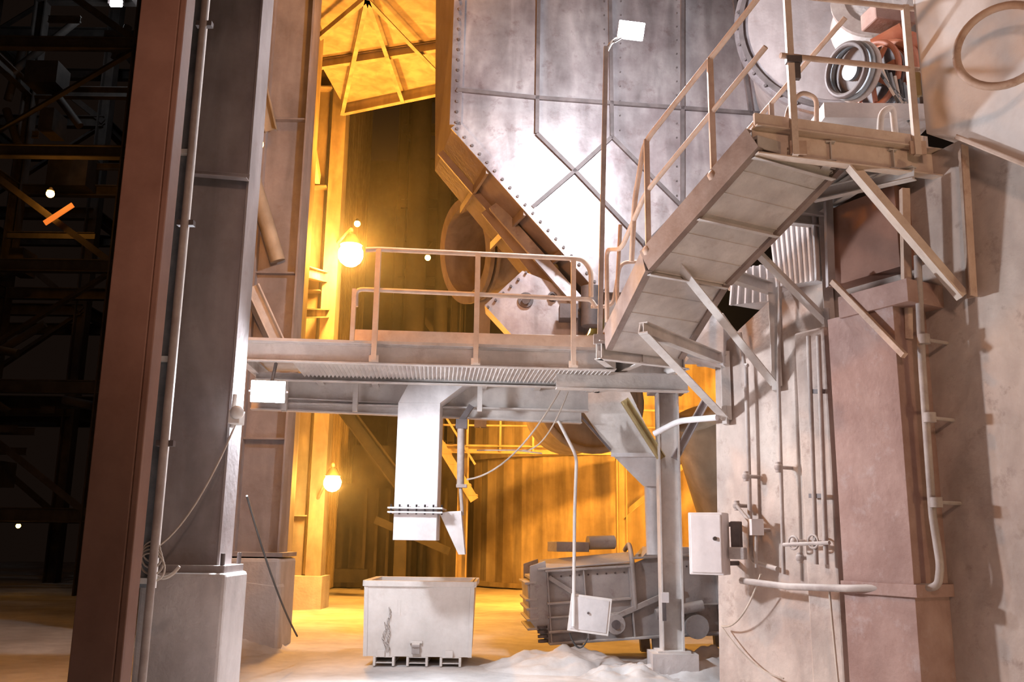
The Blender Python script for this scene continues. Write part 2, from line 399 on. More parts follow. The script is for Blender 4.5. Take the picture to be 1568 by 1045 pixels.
# ---------------------------------------------------------------- LED floodlights
def led(name,p,aim,w,h,mount):
    b=B(name); p=Vector(p); d=(Vector(aim)-p).normalized(); x=d.cross(Z).normalized(); y=x.cross(d)
    def bx(c,sx,sy,sz,mt):
        R=Matrix((x,y,d)).transposed(); b.box(c,(sx,sy,sz),mt,R=R)
    bx(p,w,h,.07,m_rib); bx(p+d*.05,w*.99,h*.99,.04,m_led)
    for i in range(7): bx(p-d*.05+x*(w*(i-3)/7.5),.01,h*.8,.05,m_rib)
    b.path([p+x*w*.55,p+x*w*.55-d*.15,p-x*w*.55-d*.15,p-x*w*.55],.012,m_rib,6,.02)
    b.path([p-d*.15,Vector(mount)],.02,m_rib,8,0)
    return b.done(.02)
q1=P(411,600,9.3)
led("led_floodlight",q1,q1+Vector((.35,-2,-.35)),.34,.22,A0+du*.35+dn*.3-Z*.2)
pl("flood_light",q1+Vector((.10,-.30,-.08)),(.88,.92,1),1000,.12,'SPOT',q1+Vector((.8,-1.3,-.9)),172,.3)
pl("flood_light",q1+Vector((.45,.15,-.08)),(.88,.92,1),330,.12,'SPOT',q1+Vector((2.6,1.0,-2.2)),140,.6)
q2=P(966,47,9.4)
# ---------------------------------------------------------------- process hopper
b=B("steel_hopper")
fr=[(708,-120),(695,192),(925,448),(975,448),(1260,175),(1200,-120)]
bk=[(668,-120),(666,262),(850,485),(960,490),(1300,250),(1230,-120)]
FA=[PH(*p) for p in fr]; FB=[PH(*p,-1.6) for p in bk]
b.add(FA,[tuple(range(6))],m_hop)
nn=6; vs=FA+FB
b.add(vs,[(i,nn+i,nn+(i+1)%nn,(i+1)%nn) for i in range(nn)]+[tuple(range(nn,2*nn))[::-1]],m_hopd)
def rib(p,q,w=.05,h=.05,off=.02,mt=m_rib): b.beam(PH(*p,off),PH(*q,off),w,h,mt,'box',up=HN)
for p,q in [((826,-120),(822,205)),((822,205),(880,262)),((880,262),(990,378)),((815,318),(880,262)),((880,262),(937,210)),((937,210),(932,-120)),((1045,318),(1045,-120)),((1045,318),(985,378)),((700,138),(822,150)),((822,150),(1215,178)),((1110,-100),(1150,175)),((937,210),(1045,318))]:
    rib(p,q,.055,.05)
def flange(p,q,w=.16,mt=m_hop):
    b.beam(PH(*p,.015),PH(*q,.015),w,.03,mt,'box',up=HN)
flange((708,-120),(697,192)); flange((697,192),(923,445)); flange((975,448),(1258,176))
b.bolts(PH(706,-60,.03),PH(699,188,.03),HN,.16,m_rib,.022)
b.bolts(PH(700,198,.03),PH(922,445,.03),HN,.16,m_rib,.022)
b.bolts(PH(980,440,.03),PH(1250,180,.03),HN,.16,m_rib,.022)
b.bolts(PH(925,-60,0),PH(925,200,0),HN,.22,m_rib,.012); b.bolts(PH(951,-60,0),PH(949,200,0),HN,.22,m_rib,.012)
b.bolts(PH(1036,-60,0),PH(1036,300,0),HN,.22,m_rib,.012)
for t in(.25,.5,.75):
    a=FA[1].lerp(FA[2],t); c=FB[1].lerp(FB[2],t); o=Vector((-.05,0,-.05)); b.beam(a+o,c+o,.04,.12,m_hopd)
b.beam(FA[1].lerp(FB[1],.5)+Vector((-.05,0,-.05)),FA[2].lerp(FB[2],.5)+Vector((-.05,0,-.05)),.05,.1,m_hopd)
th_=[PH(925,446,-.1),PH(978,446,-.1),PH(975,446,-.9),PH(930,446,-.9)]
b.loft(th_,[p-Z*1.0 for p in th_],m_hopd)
b.done()
b=B("fan_housing")
pp=[(742,468),(800,415),(862,440),(905,500),(893,520),(790,520)]
b.prism([P(u,v,12.6) for u,v in pp],(0,.5,0),m_hop)
for u,v,r in((805,460,.11),(846,455,.07)):
    b.ring(P(u,v,12.58),(0,1,0),r,r*.6,.05,m_rib,20); b.cyl(P(u,v,12.6),P(u,v,12.5),r*.5,m_rib)
for i in range(6): 
    a=P(742,468,12.58).lerp(P(800,415,12.58),i/5); b.cyl(a+Vector((.05,0,-.03)),a+Vector((.05,-.04,-.03)),.02,m_rib,6)
b.beam(P(756,316,12.7),P(905,485,12.4),.16,.1,m_hop,up=Vector((0,1,0)))
b.beam(P(748,320,12.9),P(865,462,12.7),.08,.25,m_hopd)
b.box(P(870,480,12.3),(.25,.3,.2),m_rib); b.cyl(P(905,440,12.2),P(905,500,12.2),.14,m_rib)
b.box(P(830,525,12.6),(1.6,.5,.12),m_deck)
b.done()
b=B("round_duct")
c=P(714,385,15.2); ax=Vector((.85,.50,.16)).normalized()
b.ring(c,ax,.92,.74,.08,m_or,48); b.ring(c+ax*.14,ax,.90,.74,.06,m_or,48)
n=40; t,x,y=b.frame(c,c+ax); vs=[];fs=[]
for i in range(n):
    a=2*math.pi*i/n; d=x*math.cos(a)+y*math.sin(a); vs+=[c+d*.74,c+ax*.9+d*.74]
for i in range(n): fs.append((2*i,2*i+1,2*((i+1)%n)+1,2*((i+1)%n)))
b.add(vs,fs,m_or,True)
b.cyl(c+ax*.9,c+ax*.95,.78,m_or,32)
b.beam(c+ax*.4-Z*.85,Vector((c.x+.3,c.y+.2,3.4)),.2,.2,m_or,'I')
b.done()
# added fill lamp, hidden behind the main column to light the gallery column
sl=Vector((xc+.05,8.95,5.6)); b=B("added_fill_lamp"); b.sph(sl,.07,m_sods); b.path([sl,sl+Z*.2,Vector((xc,8.38,5.8))],.03,m_or); b.done()
pl("added_fill_light",sl+Vector((0,.2,0)),SOD,420,.12)
# ---------------------------------------------------------------- lower transfer ducts and chute
b=B("transfer_duct")
a1=[P(848,592,11.9),P(948,594,11.9),P(948,594,12.6),P(848,592,12.6)]
a2=[P(940,700,11.9),P(1012,700,11.9),P(1012,700,12.6),P(940,700,12.6)]
a1=[p+Z*.25 for p in a1]
b.loft(a1,a2,m_deck)
b.loft([p+Vector((0,0,.0)) for p in a2],[P(985,745,12.1),P(1014,745,12.1),P(1014,745,12.5),P(985,745,12.5)],m_chute)
b.prism([p+(p-sum(a2,Vector())/4)*.12 for p in a2],(0,0,.05),m_chute)
b.cyl(P(1000,742,12.3),P(1004,850,12.3),.12,m_chute)
b.beam(P(855,600,11.88),P(935,690,11.88),.03,.05,m_rib,up=Vector((0,1,0)))
b.done()
b=B("discharge_chute")
Yc=11.3
zt0=P(640,592,Yc).z+.35
xl_,xr_=P(613,640,Yc).x,P(676,640,Yc).x
zb=P(640,785,Yc).z; zm=P(640,622,Yc).z; cx=(xl_+xr_)/2; hw=(xr_-xl_)/2
R1=lambda z,x0,x1,e=0:[Vector((x0-e,Yc-.27-e,z)),Vector((x1+e,Yc-.27-e,z)),Vector((x1+e,Yc+.27+e,z)),Vector((x0-e,Yc+.27+e,z))]
b.loft(R1(zm,xl_,xr_),R1(zb,cx-hw,cx+hw),m_chute)
b.loft(R1(zt0,xl_+.3,xr_+.75),R1(zm,xl_,xr_),m_chute)
for dz in(0,.05): b.loft(R1(zb+dz,xl_,xr_,.07),R1(zb+dz-.02,xl_,xr_,.07),m_chute)
for i in range(7):
    b.bolts(Vector((xl_-.03+i*.1,Yc-.31,zb-.03)),Vector((xl_-.03+i*.1,Yc-.31,zb-.029)),Z,1,m_rib,.012,.11)
zl=P(640,828,Yc).z
b.loft(R1(zb-.02,xl_+.0,xr_-.0),R1(zl,xl_,xr_),m_chute)
b.prism([P(672,785,Yc-.15),P(706,783,Yc-.15),P(712,850,Yc-.15),P(702,850,Yc-.15)],(0,.3,0),m_chute)
b.cyl(P(706,655,Yc),P(705,745,Yc),.045,m_pipe); b.cyl(P(705,745,Yc),P(708,790,Yc),.022,m_pipe); b.box(P(707,650,Yc),(.14,.1,.12),m_rib)
b.box(P(707,745,Yc),(.13,.12,.04),m_pipe); b.beam(P(700,655,Yc),P(722,622,Yc),.07,.07,m_rib)
b.done(.004)
# ---------------------------------------------------------------- white skip container
b=B("dust_skip")
g0=G(560,1022); g1=G(717,1017); Yb=(g0.y+g1.y)/2-.0
bw=g1.x-g0.x; bx=(g0.x+g1.x)/2-.01; H=1.03; z0=.10; wl=bw/2+.045
def rect(z,hw,y0,y1): return [Vector((bx-hw,y0,z)),Vector((bx+hw,y0,z)),Vector((bx+hw,y1,z)),Vector((bx-hw,y1,z))]
ya,yb=Yb,Yb+1.15
O0=rect(z0,wl-.02,ya,yb);O1=rect(H,wl+.02,ya-.03,yb+.03);I1=rect(H,wl-.03,ya+.03,yb-.03);I0=rect(z0+.1,wl-.06,ya+.06,yb-.06)
vs=O0+O1+I1+I0
fs=[(3,2,1,0)]+[(i,(i+1)%4,4+(i+1)%4,4+i) for i in range(4)]+[(4+i,4+(i+1)%4,8+(i+1)%4,8+i) for i in range(4)]+[(8+i,8+(i+1)%4,12+(i+1)%4,12+i) for i in range(4)]+[(12,13,14,15)]
b.add(vs,fs,m_white)
rr=rect(H-.035,wl+.03,ya-.04,yb+.04)
for i in range(4): b.beam(rr[i],rr[(i+1)%4],.05,.07,m_white)
for sx in(-1,1): b.beam((bx+sx*(wl-.01),ya-.012,z0),(bx+sx*(wl+.01),ya-.035,H-.05),.05,.02,m_white)
for xx in(-.42,.0,.42):
    b.beam((bx+xx,ya-.02,.06),(bx+xx,yb,.06),.26,.08,m_white,'C')
    b.box((bx+xx-.12,ya+.02,.045),(.03,.12,.11),m_white); b.box((bx+xx+.12,ya+.02,.045),(.03,.12,.11),m_white)
b.box((bx-.02,ya-.03,.19),(.1,.05,.1),m_mach); b.cyl((bx-.07,ya-.05,.24),(bx+.03,ya-.05,.24),.03,m_mach); b.box((bx-.02,ya-.03,.28),(.16,.03,.03),m_white)
b.beam((bx-.25,ya-.015,.6),(bx-.25,ya-.02,.8),.04,.02,m_white)
for sx in(-.46,.4): b.box((bx+sx,ya-.03,.14),(.1,.04,.08),m_white)
for k in range(12):
    p=Vector((bx-wl+.3+.015*math.sin(k*1.3),ya-.045,.68-k*.045)); b.torus(p,(1,.3*(-1)**k,.1),.026,.006,m_mach,12,k=6)
for k in range(9):
    p=Vector((bx-wl+.25+.02*math.sin(k),ya-.045,.5-k*.035)); b.torus(p,(1,.4*(-1)**k,.1),.022,.005,m_mach,12,k=6)
b.done(.004)
b=B("dust_pile_in_skip"); b.prism([p+Z*.55 for p in rect(.1,wl-.065,ya+.065,yb-.065)],(0,0,.05),m_ground); b.done()
# ---------------------------------------------------------------- right steel post
b=B("support_post")
pb=G(1030,1032); xp_=pb.x+.0
b.beam((xp_,pb.y,.24),(xp_,pb.y,3.45),.27,.24,m_deck,'H',t=.02,up=Vector((0,1,0)))
b.box((xp_,pb.y,.12),(.55,.5,.26),m_conc); b.box((xp_,pb.y,.26),(.4,.36,.03),m_deck)
b.box((xp_,pb.y,3.46),(.45,.4,.04),m_col)
b.box((xp_-.1,pb.y-.15,.9),(.09,.06,.12),m_cab); b.box((xp_-.11,pb.y-.15,.75),(.04,.05,.25),m_rib)
b.beam((xp_-.08,pb.y-.02,2.6),(xp_-.55,pb.y-.02,3.35),.1,.1,m_yel,'I')
b.beam((xp_+.08,pb.y-.02,2.6),(xp_+.5,pb.y-.02,3.35),.1,.1,m_col,'I')
b.path([P(1002,665,10.5),P(1040,645,10.3),P(1098,640,9.9)],.035,m_chute,10,.1)
b.done()
# ---------------------------------------------------------------- old feeder machine
b=B("vibrating_feeder")
Yf=12.9
o=P(830,985,Yf); o.z=.08
ex=Vector((math.cos(.06),math.sin(.06)*1,math.sin(.07))).normalized(); ey=Vector((-math.sin(.06),math.cos(.06),0)); ez=ex.cross(ey)
Lf=3.3; Wf=1.1; Hf=1.06
def q_(x,y,z): return o+ex*x+ey*y+ez*z
def bb(x0,x1,y0,y1,z0,z1,mt=m_mach): 
    b.add([q_(x,y,z) for x in(x0,x1) for y in(y0,y1) for z in(z0,z1)],[(0,1,3,2),(4,6,7,5),(0,4,5,1),(2,3,7,6),(0,2,6,4),(1,5,7,3)],mt)
b.prism([q_(.1,0,.12),q_(Lf,0,.05),q_(Lf,0,Hf),q_(1.6,0,Hf+.12),q_(1.3,0,Hf+.02),q_(.1,0,Hf)],ey*.03,m_mach)
b.prism([q_(.1,Wf,.12),q_(Lf,Wf,.05),q_(Lf,Wf,Hf),q_(.1,Wf,Hf)],ey*.03,m_mach)
bb(.1,Lf,.03,Wf,.3,.34)
bb(.1,1.3,-.13,.0,Hf-.01,Hf+.02); bb(1.3,Lf,-.11,0,Hf+.09,Hf+.12); bb(.1,Lf,-.12,0,.1,.13)
bb(.1,1.25,-.12,0,.62,.65); bb(.1,1.25,-.10,0,.44,.465); bb(1.6,Lf,-.08,0,.48,.50); bb(.1,.6,-.12,0,.25,.28)
for x in(.12,.62,1.25,1.85,2.45,3.1): bb(x,x+.02,-.11,0,.12,Hf)
b.beam(q_(.15,-.05,.98),q_(.6,-.05,.66),.03,.06,m_mach); b.beam(q_(.7,-.10,.3),q_(1.9,-.10,.72),.05,.07,m_mach)
b.cyl(q_(1.0,-.18,.32),q_(1.0,.0,.32),.13,m_mach,20); b.cyl(q_(1.0,-.22,.32),q_(1.0,-.15,.32),.06,m_rib)
b.cyl(q_(1.55,-.2,.42),q_(2.2,-.2,.50),.07,m_mach); b.cyl(q_(2.1,-.2,.22),q_(2.1,0,.22),.16,m_mach,20)
b.bolts(q_(.2,-.0,Hf-.08),q_(1.2,-.0,Hf-.08),-ey,.12,m_rib,.014); b.bolts(q_(1.7,-.0,Hf-.05),q_(3.2,-.0,Hf-.05),-ey,.12,m_rib,.014)
b.prism([q_(.1,-.04,.1),q_(-.14,-.04,.42),q_(-.10,-.04,Hf+.08),q_(.12,-.04,Hf+.14),q_(.14,-.04,.1)],ey*.04,m_mach)
b.prism([q_(.1,Wf,.1),q_(-.14,Wf,.42),q_(-.10,Wf,Hf+.08),q_(.12,Wf,Hf+.14)],ey*.04,m_mach)
bb(-.14,-.11,0,Wf,.42,.9); 
for z in(.3,.42,.56,.68,.9): bb(-.18,-.02,-.05,Wf+.03,z,z+.03)
for z in(.14,.2,.26,.32): b.cyl(q_(.02,-.06,z),q_(.02,-.06,z+.035),.07,m_rib,14)
bb(-.1,1.1,.1,Wf-.1,Hf-.1,Hf-.06); b.prism([q_(.0,-.1,Hf+.02),q_(1.32,-.1,Hf+.05),q_(1.4,.5,Hf+.16),q_(.1,.6,Hf+.12)],ez*.02,m_mach)
b.path([q_(1.3,-.1,.5),q_(1.3,-.12,Hf+.1),q_(1.36,.3,Hf+.3),q_(1.4,.9,Hf+.2)],.035,m_mach,8,.15)
b.prism([q_(1.45,-.03,Hf+.1),q_(2.3,-.03,Hf+.1),q_(2.2,-.03,Hf+.2),q_(1.6,-.03,Hf+.24)],ey*.6,m_mach)
b.box(P(870,838,Yf+.8),(.5,.4,.14),m_mach,rz=.3); b.cyl(P(900,832,Yf+.8),P(940,831,Yf+.9),.10,m_mach)
for x in(.5,1.6,2.7): b.beam(q_(x,.1,-.12),q_(x,.1,.2),.14,.14,m_mach,'I',up=Vector((0,1,0))); b.beam(q_(x,Wf-.1,-.2),q_(x,Wf-.1,.2),.14,.14,m_mach,'I',up=Vector((0,1,0)))
b.done(.006)
b=B("instruction_panel")
c=P(903,942,11.6); R=Matrix.Rotation(.12,3,'Y')
b.box(c,(.5,.03,.44),m_white,R=R); b.box(c+Vector((0,-.02,0)),(.44,.01,.38),m_chute,R=R); b.cyl(c+Vector((-.02,-.03,.02)),c+Vector((-.02,-.045,.02)),.015,m_rib)
b.path([P(878,960,11.55),P(880,780,11.6),P(883,700,11.6),P(855,645,11.6)],.022,m_white,8,.1)
b.path([P(730,690,11.6),P(790,690,11.6),P(830,695,11.6)],.01,m_rope,6,0)
b.path(cat(P(862,590,11),P(715,735,11.2),.25),.012,m_rope,6,0); b.path(cat(P(870,600,11),P(800,690,11.2),.2),.01,m_rope,6,0)
b.path(cat(P(872,970,11.55),P(900,978,11.5),.14),.012,m_blk,6,0)
b.done(.004)
# ---------------------------------------------------------------- right wall
b=B("wall_right")
def wp(u,v,off=0): return PW(u,v,off)
def g0w(p): return Vector((p.x,p.y,-.05))
pl_=[g0w(wp(1100,1000)),g0w(wp(1760,1000)),wp(1760,200),wp(1475,212),wp(1400,250),wp(1258,290),wp(1258,430),wp(1190,450),wp(1095,540)]
b.prism(pl_,-WN*2.2,m_wall)
b.done()
b=B("silo_wall")
pl_=[wp(1383,-140,.22),wp(1418,205,.22),wp(1466,210,.22),wp(1760,330,.22),wp(1760,-400,.22),wp(1383,-400,.22)]
b.prism(pl_,-WN*2.4,m_wallhi)
e=[wp(1466,210,.26),wp(1760,330,.26)]; b.beam(e[0],e[1],.05,.04,m_rail)
b.done(.01)
b=B("square_duct")
def wbox(u0,u1,v0,v1,off,mt,d=None,toground=False):
    a=wp(u0,v1,off);c=wp(u1,v1,off); zt_=wp((u0+u1)/2,v0,off).z; zb_=-.02 if toground else (a.z+c.z)/2
    a=Vector((a.x,a.y,zb_));c=Vector((c.x,c.y,zb_))
    dd=d or off+.05
    b.prism([a,c,Vector((c.x,c.y,zt_)),Vector((a.x,a.y,zt_))],-WN*dd,mt)
wbox(1292,1400,470,900,.42,m_duct,toground=True)
wbox(1288,1404,893,912,.46,m_duct)
wbox(1284,1392,440,475,.46,m_duct)
wbox(1268,1380,300,425,.2,m_brown)
b.beam(wp(1268,300,.25),wp(1272,440,.25),.07,.07,m_col,'L'); b.beam(wp(1385,290,.25),wp(1390,520,.25),.07,.07,m_rail,'L')
b.beam(wp(1275,432,.46),wp(1385,545,.46),.05,.05,m_rail)
b.done(.008)
b=B("wall_pilaster")
wbox(1236,1285,500,900,.22,m_wall,toground=True)
b.done(.02)
def clampline(b,pts,r,mt,fil=.12): b.path(pts,r,mt,12,fil)
b=B("wall_pipework")
clampline(b,[wp(1405,392,.3),wp(1412,560,.3),wp(1428,790,.3),wp(1440,868,.3),wp(1436,900,.3),wp(1300,902,.5),wp(1205,899,.3),wp(1135,890,.3)],.032,m_pipe,.06)
for v in(520,640,770): q=wp(1405+(v-392)*.075,v,.3); b.cyl(q-Z*.04,q+Z*.04,.05,m_pipe); b.cyl(q,q-WN*.3,.015,m_pipe)
for u,dv in((1238,0),(1253,0)):
    clampline(b,[wp(u,515,.3),wp(u+12,865,.3)],.022,m_pipe,0)
clampline(b,[wp(1195,420,.16),wp(1192,580,.16),wp(1200,880,.16)],.02,m_pipe,.05)
clampline(b,[wp(1142,560,.1),wp(1145,660,.1),wp(1150,860,.1),wp(1190,872,.1)],.024,m_pipe,.08)
clampline(b,[wp(1133,510,.1),wp(1140,560,.1),wp(1145,560,.1)],.02,m_pipe,.04)
for u,v in((1142,730),(1192,716),(1158,812),(1128,775),(1215,830),(1247,828),(1225,855)):
    p=wp(u,v,.18); b.sph(p,.045,m_pipe,10); b.cyl(p,p-WN*.2,.02,m_pipe); b.cyl(p-Z*.05,p+Z*.05,.03,m_pipe)
for u,v in((1245,830),(1215,832)):
    p=wp(u,v,.34); b.torus(p,WN,.06,.01,m_pipe,20); b.cyl(p-WN*.1,p,.012,m_pipe)
clampline(b,[wp(1128,775,.2),wp(1158,812,.2),wp(1158,870,.2)],.018,m_pipe,.05)
clampline(b,[wp(1200,835,.34),wp(1270,832,.34)],.018,m_pipe,.05)
b.box(wp(1158,808,.22),(.12,.12,.16),m_cab)
for v in(600,760): 
    a=wp(1240,v,.28);c=wp(1262,v,.28); b.beam(a,c,.03,.04,m_rib)
b.path(cat(wp(1165,880,.25),wp(1105,960,.1),.15),.01,m_rope,6,0); b.path(cat(wp(1105,960,.1),wp(1200,1040,.1),.1),.008,m_rope,6,0)
b.path(cat(wp(1270,905,.35),wp(1285,1060,.4),.05),.01,m_rope,6,0)
b.done()
b=B("electrical_cabinet")
c=P(1086,833,9.6); b.box(c,(.36,.24,.62),m_cab,rz=-.5); b.box(c+Vector((-.055,-.11,0)),(.32,.02,.58),m_cab,rz=-.5)
b.cyl(c+Vector((.02,-.16,.05)),c+Vector((.02,-.19,.05)),.02,m_rib)
b.box(P(1128,825,9.55),(.1,.1,.34),m_rib,rz=-.5); b.box(P(1130,848,9.5),(.16,.12,.12),m_mach,rz=-.5)
b.beam(c+Vector((.1,.1,.2)),c+Vector((.5,.5,.2)),.05,.05,m_rib); b.beam(c+Vector((.1,.1,-.2)),c+Vector((.5,.5,-.2)),.05,.05,m_rib)
b.done(.01)
# ---------------------------------------------------------------- upper platform and stairs
zp=5.0
S1=G(1155,195,zp); E=G(1478,238,zp)
E=S1+(E-S1)*.99
IN=-WN
M1=G(990,385,4.25); S0=G(930,508,3.72)
b=B("upper_platform")
b.beam(S1-Z*.12,E-Z*.12,.1,.26,m_rail2,'C'); b.beam(S1+Z*.06,S1.lerp(E,.82)+Z*.06,.03,.13,m_rail2)
bk1=E-WD*1.3; bk2=S1+IN*.95-WD*.9; bk3=S1+IN*.95
b.prism([S1,E,bk1,bk2,S1-WD*.25+IN*.1],(0,0,.03),m_deck)
b.beam(bk1-Z*.12,bk2-Z*.12,.1,.24,m_deck,'C'); b.beam(bk2-Z*.12,bk3-Z*.12,.1,.2,m_deck,'I'); b.beam(E-Z*.12,bk1-Z*.12,.1,.2,m_deck,'I')
for t in(.35,.65): b.beam(S1.lerp(E,t)-Z*.12,bk2.lerp(bk1,t)-Z*.12,.08,.18,m_deck,'I')
b.beam(PW(1470,225,.1),PW(1484,455,.1),.09,.09,m_rail,'L',up=WN)
b.beam(S1.lerp(E,.45)-Z*.22,PW(1478,452,.12),.12,.12,m_rail2,'L')
for u in(1218,1400): p=PL(u,232,S1,(E-S1).normalized().cross(Z)); b.box(p-Vector((0,.07,0)),(.14,.03,.12),m_rail)
b.beam(PW(1245,300,.5),PW(1400,265,.3),.08,.12,m_deck,'I')
b.done()
b=B("steel_staircase")
wS=.95
for base in(Vector((0,0,0)),IN*wS):
    b.beam(S1+base-Z*.1,M1+base-Z*.1,.07,.24,m_string,'C'); b.beam(M1+base-Z*.1,S0+base-Z*.1,.07,.24,m_string,'C')
def treads(a,c,n):
    for i in range(1,n+1):
        p=a.lerp(c,(i-.5)/n)-Z*.05; t=(c-a); t.z=0; t.normalize(); w_=(c-a).length/n*.55
        b.prism([p+t*w_,p-t*w_,p-t*w_+IN*wS,p+t*w_+IN*wS],(0,0,.03),m_deck)
        b.prism([p-t*w_,p-t*(w_-.01),p-t*(w_-.01)+IN*wS,p-t*w_+IN*wS],(0,0,-.08),m_deck)
treads(S1,M1,6); treads(M1,S0,4)
b.prism([S1-Z*.2,M1-Z*.2,M1-Z*.2+IN*wS,S1-Z*.2+IN*wS],(0,0,.012),m_deck)
b.prism([M1-Z*.2,S0-Z*.2,S0-Z*.2+IN*wS,M1-Z*.2+IN*wS],(0,0,.012),m_deck)
for t in(.02,.5,.98): p=S1.lerp(M1,t)-Z*.22; b.beam(p,p+IN*wS,.05,.07,m_deck,'L')
b.done()
b=B("stair_landing")
D0=S0-Z*.05; q=[D0-du*.1,D0+IN*1.05,D0+IN*1.2-WD*1.5,B0+dn*wd+du*.1,B0+dn*.1]
for p in q: p.z=zd
b.prism(q,(0,0,.04),m_deck)
for i in range(5): b.beam(q[i]-Z*.1,q[(i+1)%5]-Z*.1,.08,.2,m_deck,'C')
b.beam(q[1].lerp(q[0],.5)-Z*.1,q[3].lerp(q[4],.5)-Z*.1,.08,.16,m_deck,'I')
b.beam(B0-Z*.3+du*-.6+dn*.3,B0-Z*.3+du*.9+dn*.3,.12,.2,m_deck,'I')
b.done()
b=B("wall_bracket")
for (ua,va,z_),(ub,vb) in (((1100,322,4.72),(1268,490)),((1035,395,4.2),(1188,585)),((985,503,3.55),(1112,637))):
    a=G(ua,va,z_); w=PW(ub,vb,.05); b.beam(a,w,.1,.1,m_deck,'L'); 
    h=Vector((w.x,w.y,a.z)); b.beam(a,h,.09,.12,m_deck,'I'); b.beam(w-Z*.05,h+Z*.1,.1,.1,m_deck,'L'); b.box(w,(.16,.05,.2),m_deck,rz=1.07)
b.done()
b=B("ribbed_casing")
def casing(pts,th_,nr):
    p=[Vector(x) for x in pts]; b.prism(p,-WN*th_,m_chute)
    for i in range(nr+1):
        t=i/nr; b.beam(p[0].lerp(p[1],t)+WN*.01,p[3].lerp(p[2],t)+WN*.01,.03,.03,m_chute,up=WN)
casing([wp(1192,440,.15),wp(1252,430,.15),wp(1246,318,.15),wp(1182,355,.15)],.6,8)
casing([P(1120,468,9.7),P(1178,462,9.6),P(1176,405,9.6),P(1125,412,9.7)],.4,5)
b.prism([P(1050,545,10),P(1108,560,9.8),P(1108,480,9.8),P(1060,470,10)],(0.2,.5,0),m_chute)
b.cyl(P(1045,430,10.4),P(1150,425,10.2),.1,m_chute); b.ring(P(1120,425,10.2),(1,0,0),.16,.08,.04,m_chute,20)
b.cyl(P(1075,470,10.4),P(1080,560,10.4),.1,m_chute)
b.box(P(1020,455,10.6),(.5,.5,.35),m_chute); b.box(P(1085,545,10.4),(.5,.5,.12),m_chute)
b.cyl(P(1190,360,9.4),P(1200,430,9.3),.05,m_chute)
b.done(.006)
b=B("platform_railing")
fN=(E-S1).normalized().cross(Z)
def pf(u,v,o=.07): return PL(u,v,S1+fN*o,fN)
for u0_,u1_ in((1216,1218),(1408,1405)):
    lo=pf(u1_,238); b.beam(Vector((lo.x,lo.y,lo.z)),Vector((lo.x,lo.y,6.35)),.055,.055,m_rail2)
b.path([pf(1195,85),pf(1225,88),pf(1412,108),pf(1452,106),pf(1470,85),pf(1472,50),pf(1452,22),pf(1412,15),pf(1205,-8),pf(1100,-20)],.025,m_rail,10,.08)
b.torus(PW(1535,70,.5),WN+Vector((0.5,0,0)),.33,.032,m_rail,40)
b.path([pf(1252,175)-fN*.5,pf(1252,130)-fN*.5,pf(1275,100)-fN*.5,pf(1300,110)-fN*.5,pf(1300,180)-fN*.5],.022,m_rail,10,.1)
b.path([pf(1380,190)-fN*.3,pf(1382,150)-fN*.3,pf(1400,140)-fN*.3,pf(1405,190)-fN*.3],.03,m_deck,10,.1)
b.box(pf(1218,105,.08),(.07,.05,.2),m_rib); b.box(pf(1404,130,.08),(.05,.05,.22),m_yel)
b.box(pf(1215,92,.09),(.13,.06,.06),m_rib)
b.done()
b=B("stair_railing")
def up_(p,h): return Vector((p.x,p.y,p.z+h))
top=[up_(S1.lerp(M1,-.15),1.1),up_(M1,1.1),up_(M1.lerp(S0,.25),.75),up_(M1.lerp(S0,.35),.2)]
b.path(top,.026,m_rail,10,.12)
mid=[up_(S1.lerp(M1,-.12),.58),up_(M1,.58),up_(M1.lerp(S0,.6),.55),up_(S0,.9),up_(S0,.1)]
b.path(mid,.024,m_rail,10,.12)
for t in(.35,.98): p=S1.lerp(M1,t); b.beam(p-Z*.1,up_(p,1.1),.05,.05,m_rail); b.sph(p-Z*.02,.06,m_rail,8)
i1=IN*wS
b.path([p+i1 for p in top[:2]]+[up_(S0,1.1)+i1,up_(S0,0)+i1],.024,m_rail,10,.12)
for t in(.5,1): p=S1.lerp(M1,t)+i1; b.beam(p,up_(p,1.1),.045,.045,m_rail)
b.path([P(950,345,9.6),P(945,440,9.6),P(948,520,9.6)],.022,m_rail)
b.path([P(1010,400,9.9),P(950,402,9.9),P(938,470,9.9),P(905,470,9.9)],.022,m_rail,10,.1)
b.done()
b=B("lamp_pole")
pb_=P(918,530,9.4); b.beam(Vector((pb_.x+.0,9.4,zd-.1)),P(928,72,9.4),.05,.05,m_pipe); b.box(P(919,520,9.35),(.14,.06,.1),m_pipe)
b.path([P(928,80,9.4),P(935,66,9.4),P(950,55,9.45)],.02,m_pipe,8,.05)
b.done()
b=B("led_floodlight"); R=Matrix.Rotation(.12,3,'Y')@Matrix.Rotation(.35,3,'X')
b.box(q2,(.30,.06,.19),m_rib,R=R); b.box(q2+R@Vector((0,-.045,0)),(.29,.03,.18),m_led,R=R); b.box(q2+R@Vector((0,.045,0)),(.29,.03,.18),m_led,R=R)
b.path([q2,q2+Vector((-.05,0,-.05)),P(940,64,9.4)],.018,m_rib,8,.02); b.done(.012)
pl("flood_light",q2+Vector((.02,.40,-.12)),(.92,.94,1),720,.16)
